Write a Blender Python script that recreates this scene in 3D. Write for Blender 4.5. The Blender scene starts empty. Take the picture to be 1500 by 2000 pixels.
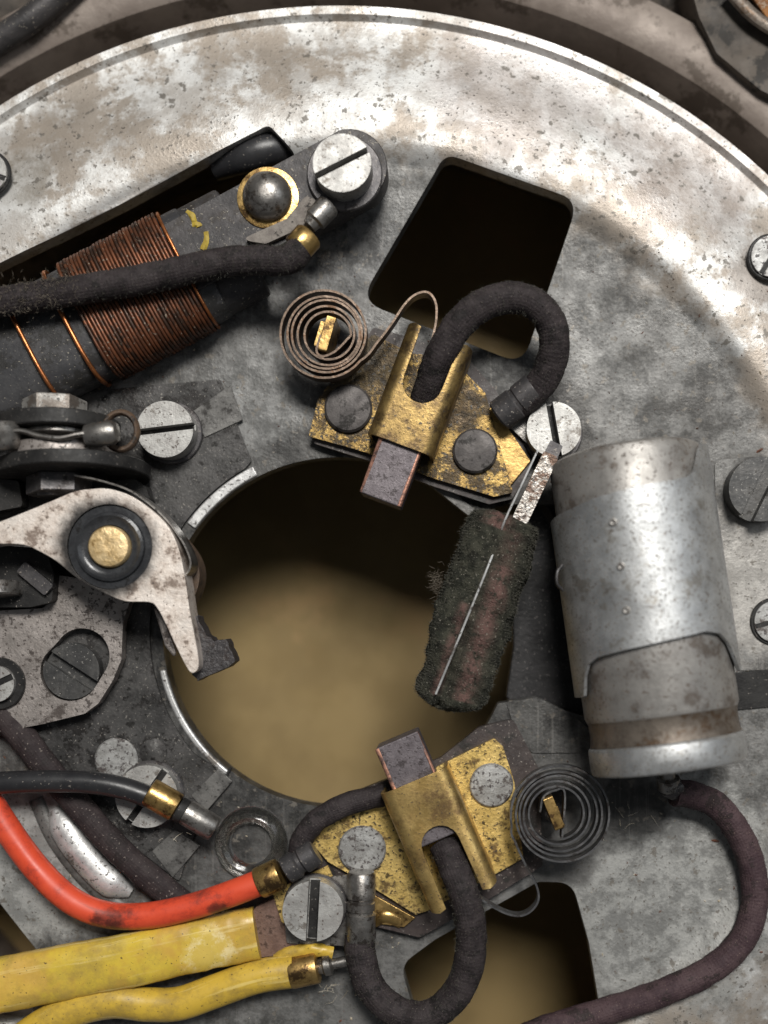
import bpy, bmesh, math, random
from mathutils import Vector, noise
from mathutils.geometry import delaunay_2d_cdt

random.seed(7)
R = math.radians
S = 5.5e-5            # metres for one working unit (the plate is about 136 mm across)
D = 2300.0            # camera height above the plate in working units
NX, NY = 880.0, 1190.0  # point of the plate straight below the lens (the picture is an off-centre crop)
scn = bpy.context.scene
COL = scn.collection

# ------------------------------------------------------------------ camera, light, exposure
cam_d = bpy.data.cameras.new('camera')
cam = bpy.data.objects.new('camera', cam_d)
COL.objects.link(cam)
cam.location = ((NX - 750) * S, (1000 - NY) * S, D * S)
cam_d.shift_x = (750 - NX) / 1500
cam_d.shift_y = (NY - 1000) / 1500
cam_d.sensor_fit = 'HORIZONTAL'
cam_d.sensor_width = 36
cam_d.lens = 18 * D / 750
cam_d.clip_start = 0.002
cam_d.clip_end = 5
cam_d.dof.use_dof = True
cam_d.dof.focus_distance = (D - 80) * S
cam_d.dof.aperture_fstop = 15.0
scn.camera = cam

world = bpy.data.worlds.new('World')
scn.world = world
world.use_nodes = True
bg = world.node_tree.nodes['Background']
bg.inputs[0].default_value = (0.92, 0.96, 1.0, 1)
bg.inputs[1].default_value = 0.09

def lamp(name, loc, target, size, power, col, size_y=None):
    d = bpy.data.lights.new(name, 'AREA')
    d.shape = 'RECTANGLE'
    d.size = size
    d.size_y = size_y or size
    d.energy = power
    d.color = col
    o = bpy.data.objects.new(name, d)
    COL.objects.link(o)
    o.location = loc
    o.rotation_euler = (Vector(target) - Vector(loc)).to_track_quat('-Z', 'Y').to_euler()
    return o
lamp('ceiling_lamp', (0.09, 0.285, 0.56), (0, 0, 0), 0.20, 4.2, (1.0, 0.972, 0.925), 0.15)
lamp('fill_light', (0.42, 0.16, 0.45), (0, 0, 0), 0.30, 0.4, (0.88, 0.94, 1.0))  # weak cool fill lamp added from the right

scn.cycles.max_bounces = 6
scn.cycles.diffuse_bounces = 3
scn.cycles.glossy_bounces = 3
scn.cycles.transmission_bounces = 5
scn.cycles.use_adaptive_sampling = True
scn.cycles.adaptive_threshold = 0.015
vs = scn.view_settings
vs.view_transform = 'Standard'
vs.look = 'None'
vs.exposure = 0
vs.gamma = 1
vs.use_curve_mapping = False

# ------------------------------------------------------------------ helpers
def V(x, y, h):
    return Vector((x, -y, h))
def q(u, v, h):
    k = (D - h) / D
    return (NX + (u - NX) * k, NY + (v - NY) * k)
def q3(u, v, h):
    a = q(u, v, h)
    return (a[0], a[1], h)
def qp(pts, h):
    return [q(u, v, h) for u, v in pts]

ORG = {}
def thing(name, label, cat, x, y, h=0, group=None):
    o = bpy.data.objects.new(name, None)
    COL.objects.link(o)
    o.empty_display_size = 20
    o.location = ((x - 750) * S, (1000 - y) * S, h * S)
    o.scale = (S, S, S)
    o['label'] = label
    o['category'] = cat
    if group:
        o['group'] = group
    ORG[o.name] = V(x, y, h)
    return o

def add(name, bm, mat, parent=None, bevel=0, solid=0, smooth=38, org=None, seg=2, off=0):
    if parent is not None:
        p = parent
        while p.parent is not None:
            p = p.parent
        org = ORG[p.name]
    elif org is None:
        org = V(750, 1000, 0)
    else:
        org = V(*org)
    bmesh.ops.translate(bm, verts=bm.verts, vec=-org)
    bmesh.ops.recalc_face_normals(bm, faces=bm.faces)
    me = bpy.data.meshes.new(name)
    bm.to_mesh(me)
    bm.free()
    me.polygons.foreach_set('use_smooth', [True] * len(me.polygons))
    if smooth < 180:
        me.set_sharp_from_angle(angle=R(smooth))
    me.materials.append(mat)
    o = bpy.data.objects.new(name, me)
    COL.objects.link(o)
    if parent is not None:
        o.parent = parent
    else:
        o.location = (org.x * S - 750 * S, org.y * S + 1000 * S, org.z * S)
        o.scale = (S, S, S)
        ORG[o.name] = org
    if solid:
        m = o.modifiers.new('solid', 'SOLIDIFY')
        m.thickness = solid
        m.offset = off
    if bevel:
        m = o.modifiers.new('bevel', 'BEVEL')
        m.width = bevel
        m.segments = seg
        m.limit_method = 'ANGLE'
        m.angle_limit = R(35)
        m.harden_normals = True
    return o

def tag(o, label, cat, group=None, kind=None):
    if label: o['label'] = label
    if cat: o['category'] = cat
    if group: o['group'] = group
    if kind: o['kind'] = kind
    return o

def circ(cx, cy, r, n=48, a0=0, a1=360):
    full = abs(a1 - a0) >= 360
    k = n if full else n + 1
    return [(cx + r * math.cos(R(a0 + (a1 - a0) * i / n)), cy + r * math.sin(R(a0 + (a1 - a0) * i / n))) for i in range(k)]

def rpoly(pts, r, n=5):
    out = []
    m = len(pts)
    for i in range(m):
        p = Vector(pts[i][:2]); a = Vector(pts[i - 1][:2]); b = Vector(pts[(i + 1) % m][:2])
        rr = pts[i][2] if len(pts[i]) > 2 else r
        da, db = (a - p), (b - p)
        la, lb = da.length, db.length
        da.normalize(); db.normalize()
        ang = da.angle(db)
        if rr <= 0 or ang > R(172):
            out.append(tuple(p)); continue
        t = min(rr / math.tan(ang / 2), la * .48, lb * .48)
        p0, p1 = p + da * t, p + db * t
        for k in range(n + 1):
            f = k / n
            out.append(tuple(p0 * (1 - f) ** 2 + p * 2 * f * (1 - f) + p1 * f * f))
    return out

def cr(pts, n=8, closed=False):
    P = [Vector(p) for p in pts]
    m = len(P)
    out = []
    rng = m if closed else m - 1
    for i in range(rng):
        if closed:
            p0, p1, p2, p3 = P[i - 1], P[i], P[(i + 1) % m], P[(i + 2) % m]
        else:
            p1, p2 = P[i], P[i + 1]
            p0 = P[i - 1] if i > 0 else p1 * 2 - p2
            p3 = P[i + 2] if i + 2 < m else p2 * 2 - p1
        for k in range(n):
            t = k / n
            out.append(0.5 * ((2 * p1) + (p2 - p0) * t + (2 * p0 - 5 * p1 + 4 * p2 - p3) * t * t + (3 * p1 - p0 - 3 * p2 + p3) * t ** 3))
    if not closed:
        out.append(P[-1])
    return out
def cr2(pts, n=8, closed=True):
    return [(v[0], v[1]) for v in cr([(p[0], p[1], 0) for p in pts], n, closed)]

def inside(x, y, loops):
    c = False
    for L in loops:
        j = len(L) - 1
        for i in range(len(L)):
            xi, yi = L[i][0], L[i][1]; xj, yj = L[j][0], L[j][1]
            if (yi > y) != (yj > y) and x < (xj - xi) * (y - yi) / (yj - yi) + xi:
                c = not c
            j = i
    return c

def tri2d(loops, lines=()):
    vs_, es = [], []
    for L in loops:
        b = len(vs_)
        vs_ += [Vector((p[0], p[1])) for p in L]
        es += [(b + i, b + (i + 1) % len(L)) for i in range(len(L))]
    for L in lines:
        b = len(vs_)
        vs_ += [Vector((p[0], p[1])) for p in L]
        es += [(b + i, b + i + 1) for i in range(len(L) - 1)]
    vo, eo, fo = delaunay_2d_cdt(vs_, es, [], 0, 1e-4)[:3]
    fs = []
    for f in fo:
        cx = sum(vo[i].x for i in f) / len(f); cy = sum(vo[i].y for i in f) / len(f)
        if inside(cx, cy, loops):
            fs.append(tuple(f))
    return vo, fs

def slab(loops, h0, h1, lines=(), hf=None, bm=None):
    """plate of any outline (first loop) with holes, between h0 and h1 (+ hf(x, y))"""
    bm = bm or bmesh.new()
    vo, fs = tri2d(loops, lines)
    hf = hf or (lambda x, y: 0)
    top = [bm.verts.new(V(v.x, v.y, h1 + hf(v.x, v.y))) for v in vo]
    bot = [bm.verts.new(V(v.x, v.y, h0 + hf(v.x, v.y))) for v in vo]
    cnt = {}
    for f in fs:
        bm.faces.new([top[i] for i in f]); bm.faces.new([bot[i] for i in reversed(f)])
        for k in range(len(f)):
            a, b = f[k], f[(k + 1) % len(f)]
            cnt.setdefault((min(a, b), max(a, b)), []).append((a, b))
    for e, l in cnt.items():
        if len(l) == 1:
            a, b = l[0]
            bm.faces.new([top[b], top[a], bot[a], bot[b]])
    bmesh.ops.delete(bm, geom=[v for v in bm.verts if not v.link_faces], context='VERTS')
    return bm

def obox(cx, cy, L, Wd, h0, h1, ang, r=0, bm=None):
    c, s = math.cos(R(ang)), math.sin(R(ang))
    pts = [(-L / 2, -Wd / 2), (L / 2, -Wd / 2), (L / 2, Wd / 2), (-L / 2, Wd / 2)]
    pts = [(cx + x * c - y * s, cy + x * s + y * c) for x, y in pts]
    if r: pts = rpoly(pts, r)
    return slab([pts], h0, h1, bm=bm)

def sweep(path, rx, rz=None, n=16, caps=True, closed=False, rf=None, bm=None, prof=None, jit=0, smax=1):
    """tube along path (list of (X, Y, h)); rx across, rz up; rf(t) scales; uv: around, along"""
    bm = bm or bmesh.new()
    rz = rz or rx
    P = [V(*p) for p in path]
    m = len(P)
    uvl = bm.loops.layers.uv.verify()
    rings, dist = [], [0]
    prevN = None
    for i in range(1, m):
        dist.append(dist[-1] + (P[i] - P[i - 1]).length)
    total = dist[-1] or 1
    prof = prof or [(math.cos(2 * math.pi * k / n), math.sin(2 * math.pi * k / n)) for k in range(n)]
    n = len(prof)
    for i in range(m):
        if closed:
            T = P[(i + 1) % m] - P[i - 1]
        else:
            T = P[min(i + 1, m - 1)] - P[max(i - 1, 0)]
        T.normalize()
        N = T.cross(Vector((0, 0, 1)))
        if N.length < 0.25 and prevN is not None:
            N = prevN - T * prevN.dot(T)
        elif prevN is not None and N.dot(prevN) < 0:
            N = -N
        if N.length < 1e-5: N = Vector((1, 0, 0))
        N.normalize()
        prevN = N
        U = N.cross(T)
        if U.z < 0: U = -U
        k = rf(dist[i] / total) if rf else 1
        ring = []
        for (a, b) in prof:
            p = P[i] + N * (a * rx * k) + U * (b * rz * k)
            if jit:
                p += (N * a + U * b) * (noise.noise(p * .045) * jit + noise.noise(p * .16) * jit * .6)
            ring.append(bm.verts.new(p))
        rings.append(ring)
    circum = math.pi * (rx + rz)
    rng = m if closed else m - 1
    for i in range(rng):
        A, B = rings[i], rings[(i + 1) % m]
        va = dist[i] / circum; vb = (dist[i + 1] if i + 1 < m else total + 1) / circum
        for k in range(n):
            f = bm.faces.new([A[k], A[(k + 1) % n], B[(k + 1) % n], B[k]])
            for lp, uv in zip(f.loops, [(k / n, va), ((k + 1) / n, va), ((k + 1) / n, vb), (k / n, vb)]):
                lp[uvl].uv = uv
    if caps and not closed:
        bm.faces.new(rings[0]); bm.faces.new(list(reversed(rings[-1])))
    return bm

def lathe(prof, base, axis=(0, 0, 1), n=40, bm=None, caps=True):
    """prof: (radius, along); base (X, Y, h); axis in (X, Y, h)"""
    bm = bm or bmesh.new()
    B = V(*base); A = V(*axis).normalized()
    e1 = A.orthogonal().normalized(); e2 = A.cross(e1)
    rings = []
    for (r, t) in prof:
        if r <= 1e-6:
            rings.append([bm.verts.new(B + A * t)])
        else:
            rings.append([bm.verts.new(B + A * t + (e1 * math.cos(2 * math.pi * k / n) + e2 * math.sin(2 * math.pi * k / n)) * r) for k in range(n)])
    for a, b in zip(rings, rings[1:]):
        for k in range(n):
            if len(a) == 1 and len(b) == 1: continue
            if len(a) == 1: bm.faces.new([a[0], b[(k + 1) % n], b[k]])
            elif len(b) == 1: bm.faces.new([a[k], a[(k + 1) % n], b[0]])
            else: bm.faces.new([a[k], a[(k + 1) % n], b[(k + 1) % n], b[k]])
    if caps:
        for rg in (rings[0], rings[-1]):
            if len(rg) > 1: bm.faces.new(rg)
    return bm

def ribbon(path, h0, h1, th, bm=None):
    """spring strip standing on edge along a flat path"""
    prof = [(-1, -1), (1, -1), (1, 1), (-1, 1)]
    return sweep([(p[0], p[1], (h0 + h1) / 2) for p in path], th / 2, (h1 - h0) / 2, prof=prof, bm=bm)

def bent(loops, mapf, lines):
    bm = bmesh.new()
    vo, fs = tri2d(loops, lines)
    vs_ = [bm.verts.new(V(*mapf(v.x, v.y))) for v in vo]
    for f in fs: bm.faces.new([vs_[i] for i in f])
    bmesh.ops.delete(bm, geom=[v for v in bm.verts if not v.link_faces], context='VERTS')
    return bm

def hairs(pts, lmin, lmax, w, bm=None, flat=0.0):
    """thin tapered fibres from (point, direction) pairs given in V space"""
    bm = bm or bmesh.new()
    for p, d in pts:
        L = random.uniform(lmin, lmax)
        d = (d + Vector([random.gauss(0, .55) for _ in range(3)])).normalized()
        e = d.orthogonal().normalized() * w; g = d.cross(e).normalized() * w
        mid = p + d * L * .55 + Vector([random.gauss(0, L * .12) for _ in range(3)])
        tip = p + d * L + Vector([random.gauss(0, L * .2) for _ in range(3)])
        b = [bm.verts.new(p + e), bm.verts.new(p - e * .5 + g * .87), bm.verts.new(p - e * .5 - g * .87)]
        c = [bm.verts.new(mid + e * .8), bm.verts.new(mid - e * .4 + g * .7), bm.verts.new(mid - e * .4 - g * .7)]
        t = bm.verts.new(tip)
        for k in range(3):
            bm.faces.new([b[k], b[(k + 1) % 3], c[(k + 1) % 3], c[k]])
            bm.faces.new([c[k], c[(k + 1) % 3], t])
    return bm

def fuzz(path, r, n, lmin=3, lmax=8):
    out = []
    P = [V(*p) for p in path]
    for _ in range(n):
        i = random.randrange(1, len(P) - 1)
        T = (P[i + 1] - P[i - 1]).normalized()
        d = T.cross(Vector((random.gauss(0, 1), random.gauss(0, 1), random.gauss(0, 1)))).normalized()
        if d.z < -.2: d.z = -d.z
        out.append((P[i].lerp(P[i + 1], random.random()) + d * r * .97, d + T * random.uniform(-1, 1)))
    return hairs(out, lmin, lmax, .35)

# ------------------------------------------------------------------ materials
MATS = {}
def mat(name, c1, c2, feat=60, metal=0.0, r1=.5, r2=.6, dirt=None, dirt_amt=.3, dirt_feat=90, speck=None, speck_amt=.08, speck_feat=7,
        bump=.3, bump_feat=8, bdist=2, braid=None, scratch=0, trans=0, radial=None, soft=.035, pepper=None, streak=None, patches=None, porg=(660, 1235), pfeat=70, pwob=1.6, psharp=.6, attr=None, spec=.5, sss=0, coat=0):
    m = bpy.data.materials.new(name)
    m.use_nodes = True
    nt = m.node_tree; N = nt.nodes; L = nt.links
    b = N['Principled BSDF']
    tc = N.new('ShaderNodeTexCoord'); oi = N.new('ShaderNodeObjectInfo')
    mul = N.new('ShaderNodeMath'); mul.operation = 'MULTIPLY'; mul.inputs[1].default_value = 3700
    L.new(oi.outputs['Random'], mul.inputs[0])
    vadd = N.new('ShaderNodeVectorMath'); vadd.operation = 'ADD'
    L.new(tc.outputs['Object'], vadd.inputs[0]); L.new(mul.outputs[0], vadd.inputs[1])
    co = vadd.outputs[0]
    def nz(feat, det=6, rough=.6, dist=0, src=None):
        n = N.new('ShaderNodeTexNoise'); n.inputs['Scale'].default_value = 1.0 / feat
        n.inputs['Detail'].default_value = det; n.inputs['Roughness'].default_value = rough; n.inputs['Distortion'].default_value = dist
        L.new(src or co, n.inputs['Vector'])
        return n.outputs['Fac']
    def ramp(src, a, bb):
        r = N.new('ShaderNodeMapRange'); r.interpolation_type = 'SMOOTHSTEP'
        r.inputs[1].default_value = a; r.inputs[2].default_value = bb
        L.new(src, r.inputs[0])
        return r.outputs[0]
    def mixc(f, A, B):
        x = N.new('ShaderNodeMix'); x.data_type = 'RGBA'
        if isinstance(f, (int, float)): x.inputs[0].default_value = f
        else: L.new(f, x.inputs[0])
        for s, v in ((6, A), (7, B)):
            if isinstance(v, tuple): x.inputs[s].default_value = (*v, 1)
            else: L.new(v, x.inputs[s])
        return x.outputs[2]
    def math_(op, a, bb):
        x = N.new('ShaderNodeMath'); x.operation = op
        for s, v in ((0, a), (1, bb)):
            if isinstance(v, (int, float)): x.inputs[s].default_value = v
            else: L.new(v, x.inputs[s])
        return x.outputs[0]
    base = mixc(ramp(nz(feat, 7, .72), .40, .60), c1, c2)
    rough = ramp(nz(feat * .6, 3), .3, .7)
    if dirt:
        base = mixc(math_('MULTIPLY', ramp(nz(dirt_feat, 7, .75), .5 + (.5 - dirt_amt) * .34 - soft, .5 + (.5 - dirt_amt) * .34 + soft), .92), base, dirt)
    if radial:      # grimy inner disc against a cleaner outer band
        ln = N.new('ShaderNodeVectorMath'); ln.operation = 'LENGTH'
        L.new(tc.outputs['Object'], ln.inputs[0])
        wob = math_('MULTIPLY', math_('SUBTRACT', nz(120, 5, .6), .5), radial['wob'])
        rr = math_('ADD', ln.outputs['Value'], wob)
        for (ra, rb, cA, cB, ft, amt) in radial['bands']:
            msk = ramp(rr, ra, rb)
            inner = mixc(ramp(nz(ft, 8, .80), .38, .62), cA, cB)
            base = mixc(math_('MULTIPLY', msk, amt), base, inner)
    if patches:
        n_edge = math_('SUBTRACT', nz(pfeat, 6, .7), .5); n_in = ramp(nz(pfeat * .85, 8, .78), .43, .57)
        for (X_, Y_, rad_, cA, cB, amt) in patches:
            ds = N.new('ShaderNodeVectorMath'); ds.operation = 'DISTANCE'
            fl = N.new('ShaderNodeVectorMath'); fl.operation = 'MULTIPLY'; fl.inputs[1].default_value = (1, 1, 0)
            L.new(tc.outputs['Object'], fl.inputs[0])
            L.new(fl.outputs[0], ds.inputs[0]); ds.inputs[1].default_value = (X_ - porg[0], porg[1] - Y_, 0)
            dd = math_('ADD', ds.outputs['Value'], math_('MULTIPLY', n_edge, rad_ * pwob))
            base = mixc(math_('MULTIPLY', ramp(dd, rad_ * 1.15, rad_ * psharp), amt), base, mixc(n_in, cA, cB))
    if attr:
        at = N.new('ShaderNodeAttribute'); at.attribute_name = 'tint'
        f = math_('MULTIPLY', at.outputs['Fac'], ramp(nz(14, 4), .3, .55))
        base = mixc(f, base, attr)
    if scratch:
        mp = N.new('ShaderNodeMapping'); mp.inputs['Scale'].default_value = (1, .03, 1); mp.inputs['Rotation'].default_value = (0, 0, .6)
        L.new(co, mp.inputs['Vector'])
        base = mixc(math_('MULTIPLY', ramp(nz(5, 3, .5, 0, mp.outputs[0]), .58, .75), scratch), base, tuple(min(1, c * 2.1) for c in c2))
    if pepper:
        pp = ramp(nz(pepper[1], 4, .6), .63 - .4 * pepper[0], .66 - .4 * pepper[0])
        base = mixc(math_('MULTIPLY', pp, .85), base, pepper[2])
    if streak:
        uvs = N.new('ShaderNodeUVMap'); mps = N.new('ShaderNodeMapping'); mps.inputs['Scale'].default_value = (streak[0], streak[1], 1)
        L.new(uvs.outputs[0], mps.inputs['Vector'])
        ns = N.new('ShaderNodeTexNoise'); ns.inputs['Scale'].default_value = 1; ns.inputs['Detail'].default_value = 6; ns.inputs['Roughness'].default_value = .65
        L.new(mps.outputs[0], ns.inputs['Vector'])
        base = mixc(math_('MULTIPLY', ramp(ns.outputs['Fac'], streak[2], streak[2] + .12), streak[4]), base, streak[3])
    sp = None
    if speck:
        sp = ramp(nz(speck_feat, 2, .55), .70 - .5 * speck_amt - .02, .70 - .5 * speck_amt + .02)
        base = mixc(math_('MULTIPLY', sp, .9), base, speck)
    L.new(base, b.inputs['Base Color'])
    mr = N.new('ShaderNodeMapRange'); mr.inputs[3].default_value = r1; mr.inputs[4].default_value = r2
    L.new(rough, mr.inputs[0]); L.new(mr.outputs[0], b.inputs['Roughness'])
    if sp is not None and metal > 0:
        L.new(math_('MULTIPLY', math_('SUBTRACT', 1, sp), metal), b.inputs['Metallic'])
    else:
        b.inputs['Metallic'].default_value = metal
    b.inputs['Specular IOR Level'].default_value = spec
    if trans: b.inputs['Transmission Weight'].default_value = trans
    if coat:
        b.inputs['Coat Weight'].default_value = coat; b.inputs['Coat Roughness'].default_value = .12
    if sss:
        b.inputs['Subsurface Weight'].default_value = sss; b.inputs['Subsurface Radius'].default_value = (.0012, .0008, .0004)
        b.inputs['Subsurface Scale'].default_value = .4
    hsrc = nz(bump_feat, 3, .65)
    if braid:
        uv = N.new('ShaderNodeUVMap')
        sx = N.new('ShaderNodeSeparateXYZ'); L.new(uv.outputs[0], sx.inputs[0])
        def diag(sg):
            a = math_('ADD', math_('MULTIPLY', sx.outputs[0], braid[0] * 2 * math.pi), math_('MULTIPLY', sx.outputs[1], sg * braid[1] * 2 * math.pi))
            return math_('SINE', a, 0)
        w = math_('MULTIPLY', diag(1), diag(-1))
        hsrc = math_('ADD', math_('MULTIPLY', w, .16), hsrc)
    bp = N.new('ShaderNodeBump'); bp.inputs['Strength'].default_value = bump; bp.inputs['Distance'].default_value = bdist * S
    L.new(hsrc, bp.inputs['Height']); L.new(bp.outputs[0], b.inputs['Normal'])
    MATS[name] = m
    return m

M = MATS
DK = (.018, .016, .014)
mat('alloy_plate', (.78, .78, .765), (.47, .445, .415), 120, .38, .4, .6, (.35, .30, .25), .47, 190, (.07, .06, .05), .06, 6, .35, 6, 2.5, scratch=.06, soft=.05, pepper=(.02, 20, (.16, .145, .125)),
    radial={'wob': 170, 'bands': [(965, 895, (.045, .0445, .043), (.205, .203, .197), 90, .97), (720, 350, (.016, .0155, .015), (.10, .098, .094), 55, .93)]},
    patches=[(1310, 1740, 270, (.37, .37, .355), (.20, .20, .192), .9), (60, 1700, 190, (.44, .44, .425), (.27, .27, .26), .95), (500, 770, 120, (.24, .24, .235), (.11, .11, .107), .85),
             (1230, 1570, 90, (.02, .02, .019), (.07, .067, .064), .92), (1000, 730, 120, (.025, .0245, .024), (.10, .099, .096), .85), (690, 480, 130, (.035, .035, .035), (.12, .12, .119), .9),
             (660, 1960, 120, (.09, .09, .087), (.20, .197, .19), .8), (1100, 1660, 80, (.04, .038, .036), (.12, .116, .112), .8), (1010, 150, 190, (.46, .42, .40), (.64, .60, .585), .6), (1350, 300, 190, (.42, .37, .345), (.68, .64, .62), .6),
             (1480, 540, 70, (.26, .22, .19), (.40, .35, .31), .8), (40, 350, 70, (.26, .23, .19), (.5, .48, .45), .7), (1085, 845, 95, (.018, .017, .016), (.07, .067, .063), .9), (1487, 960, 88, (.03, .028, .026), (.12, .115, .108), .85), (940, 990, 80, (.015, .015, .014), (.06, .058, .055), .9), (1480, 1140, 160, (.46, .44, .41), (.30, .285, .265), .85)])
mat('dark_plate', (.042, .041, .04), (.085, .082, .08), 80, .45, .4, .58, (.02, .018, .017), .4, 70, (.28, .26, .23), .025, 4, .4, 6, 2, pepper=(.06, 18, (.012, .011, .01)))
mat('pad', (.17, .166, .158), (.10, .097, .093), 40, .4, .45, .6, DK, .22, 40, DK, .1, 7, .4, 6, 2)
mat('plate_pad', (.40, .385, .36), (.25, .24, .225), 60, .4, .42, .6, (.15, .125, .105), .36, 60, (.05, .045, .04), .12, 8, .5, 7, 3)
mat('bright_alloy', (.74, .74, .73), (.56, .555, .55), 50, .6, .32, .5, (.2, .18, .16), .15, 50, (.06, .05, .045), .14, 7, .3, 6, 2)
mat('housing', (.19, .155, .132), (.25, .21, .18), 130, .25, .5, .65, (.1, .078, .062), .35, 120, None, bump=.3, bump_feat=14, bdist=3)
mat('housing_dark', (.055, .046, .038), (.10, .082, .066), 90, .1, .6, .75, (.02, .017, .014), .35, 60, None, bump=.4, bump_feat=14, bdist=3)
mat('rust', (.30, .13, .035), (.17, .07, .02), 30, .1, .7, .85, (.4, .33, .25), .3, 40, None, bump=.4)
mat('table', (.29, .207, .087), (.245, .172, .07), 240, 0, .65, .75, (.30, .20, .085), .3, 300, None, bump=.15, bump_feat=30, bdist=3)
mat('screw_bright', (.50, .495, .475), (.36, .35, .335), 45, .6, .45, .6, (.19, .17, .15), .2, 35, (.09, .07, .06), .10, 7, .35, 6, 1.5, scratch=.3)
mat('screw_dark', (.055, .055, .055), (.095, .093, .09), 40, .55, .42, .58, DK, .2, 40, (.4, .38, .35), .05, 5, .3, 6, 1.5, scratch=.25)
mat('steel', (.34, .325, .305), (.23, .215, .2), 35, .85, .3, .45, (.09, .075, .065), .28, 30, DK, .08, 6, .3, 5, 1.5)
mat('dark_steel', (.075, .072, .075), (.12, .112, .112), 50, .55, .35, .55, (.035, .03, .03), .3, 50, (.3, .27, .24), .05, 5, .3, 6, 1.5)
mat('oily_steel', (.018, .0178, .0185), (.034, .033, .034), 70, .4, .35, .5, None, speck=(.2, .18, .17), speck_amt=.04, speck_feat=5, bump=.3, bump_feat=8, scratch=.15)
mat('black_oil', (.016, .0155, .0155), (.03, .029, .028), 50, .0, .4, .6, None, speck=(.2, .18, .16), speck_amt=.02, speck_feat=5, bump=.4, bump_feat=9, spec=.25)
mat('brass', (.84, .61, .22), (.68, .48, .155), 45, .75, .38, .54, (.17, .11, .05), .33, 34, (.03, .022, .014), .15, 6, .4, 6, 2, soft=.07, pepper=(.03, 14, (.05, .035, .02)))
mat('brass_channel', (.74, .52, .2), (.58, .39, .14), 50, .85, .3, .44, (.16, .10, .05), .33, 60, (.05, .035, .02), .08, 6, .3, 6, 1.5, soft=.12)
mat('brass_tarnish', (.40, .275, .105), (.26, .175, .07), 45, .85, .32, .46, (.09, .06, .035), .42, 50, (.03, .022, .014), .10, 6, .3, 6, 1.5, soft=.09)
mat('brass_grimy', (.46, .31, .105), (.27, .175, .06), 34, .72, .38, .56, (.04, .031, .022), .54, 46, (.025, .02, .014), .17, 7, .5, 6, 2.5, patches=[(700, 715, 90, (.02, .017, .013), (.06, .045, .027), .92), (895, 800, 55, (.025, .02, .014), (.07, .05, .03), .9)], porg=(810, 810), pfeat=34)
mat('brass_clean', (.55, .37, .14), (.36, .225, .08), 40, .88, .26, .42, (.10, .06, .03), .3, 40, None, bump=.25, bump_feat=8)
mat('brass_pin', (.74, .56, .31), (.60, .43, .21), 18, .6, .42, .55, (.3, .18, .06), .2, 18, None, bump=.6, bump_feat=12, bdist=3)
mat('bakelite', (.036, .027, .026), (.06, .046, .043), 60, 0, .4, .6, DK, .3, 50, (.3, .27, .24), .05, 5, .3, 7, 2)
mat('rivet_dark', (.075, .068, .066), (.11, .1, .096), 35, .4, .5, .65, DK, .3, 30, None, bump=.4, bump_feat=8)
mat('rivet_light', (.42, .42, .41), (.28, .275, .265), 30, .5, .45, .6, (.09, .075, .068), .28, 25, (.05, .04, .04), .2, 8, .4, 6, 2)
mat('carbon', (.125, .108, .116), (.175, .155, .165), 22, .5, .42, .58, (.06, .05, .052), .3, 25, (.03, .02, .02), .12, 5, .35, 4, 1.5)
mat('copper_edge', (.52, .27, .19), (.32, .17, .13), 20, .8, .35, .5, (.12, .08, .07), .3, 20, None, bump=.3)
mat('copper_wire', (.20, .075, .036), (.12, .05, .028), 40, .6, .38, .52, (.045, .028, .02), .42, 60, (.3, .24, .18), .05, 5, .2, 5, 1)
mat('copper_bright', (.5, .19, .07), (.33, .12, .045), 40, .85, .25, .4, None, bump=.2)
mat('paper', (.034, .034, .037), (.056, .055, .057), 70, 0, .38, .52, (.02, .019, .018), .4, 60, (.30, .27, .22), .02, 4, .3, 7, 2)
mat('iron', (.04, .038, .039), (.066, .061, .061), 60, .35, .45, .6, (.04, .034, .03), .3, 50, (.30, .27, .22), .05, 5, .35, 7, 2)
mat('yellow_paint', (.45, .33, .04), (.35, .25, .04), 15, 0, .6, .7, None, bump=.4)
mat('fibre_grey', (.25, .225, .2), (.17, .15, .135), 16, 0, .8, .9, DK, .2, 20, None, bump=.6, bump_feat=5)
mat('braid', (.024, .019, .020), (.044, .036, .037), 30, 0, .62, .8, (.015, .013, .013), .3, 40, (.15, .13, .11), .02, 3, .8, 4, 2.2, braid=(15, 12), spec=.22)
mat('braid_plum', (.052, .032, .037), (.08, .052, .056), 40, 0, .6, .78, (.03, .022, .022), .3, 50, (.2, .15, .12), .015, 3, .7, 4, 2, braid=(15, 12), spec=.22)
mat('strap_cloth', (.028, .021, .022), (.045, .035, .035), 40, 0, .65, .8, (.025, .02, .02), .3, 50, (.2, .17, .15), .05, 5, .6, 5, 2, braid=(14, 12), spec=.22)
mat('rusty_chrome', (.42, .40, .375), (.28, .26, .235), 25, .85, .3, .42, (.075, .042, .028), .5, 34, (.03, .02, .015), .12, 6, .5, 6, 2)
mat('lint', (.16, .135, .105), (.10, .082, .062), 20, 0, .9, .95, None, bump=.1)
mat('felt', (.032, .033, .026), (.06, .059, .045), 22, 0, .92, 1.0, (.022, .022, .018), .35, 30, (.26, .24, .2), .05, 4, 1.0, 5, 6, attr=(.17, .098, .086), spec=.1)
mat('felt_hair', (.05, .05, .04), (.09, .085, .068), 30, 0, .9, 1.0, None, bump=.1)
mat('arm_alloy', (.88, .80, .73), (.66, .57, .50), 40, .5, .4, .54, (.26, .20, .165), .27, 40, (.08, .06, .05), .035, 5, .35, 6, 2,
    patches=[(12, 4, 92, (.012, .012, .013), (.03, .028, .027), .97)], porg=(0, 0), pfeat=30, pwob=.35, psharp=.8)
mat('breaker_plate', (.42, .38, .355), (.30, .27, .25), 55, .6, .38, .52, (.12, .1, .09), .24, 50, (.05, .04, .035), .2, 7, .45, 6, 2)
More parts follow.
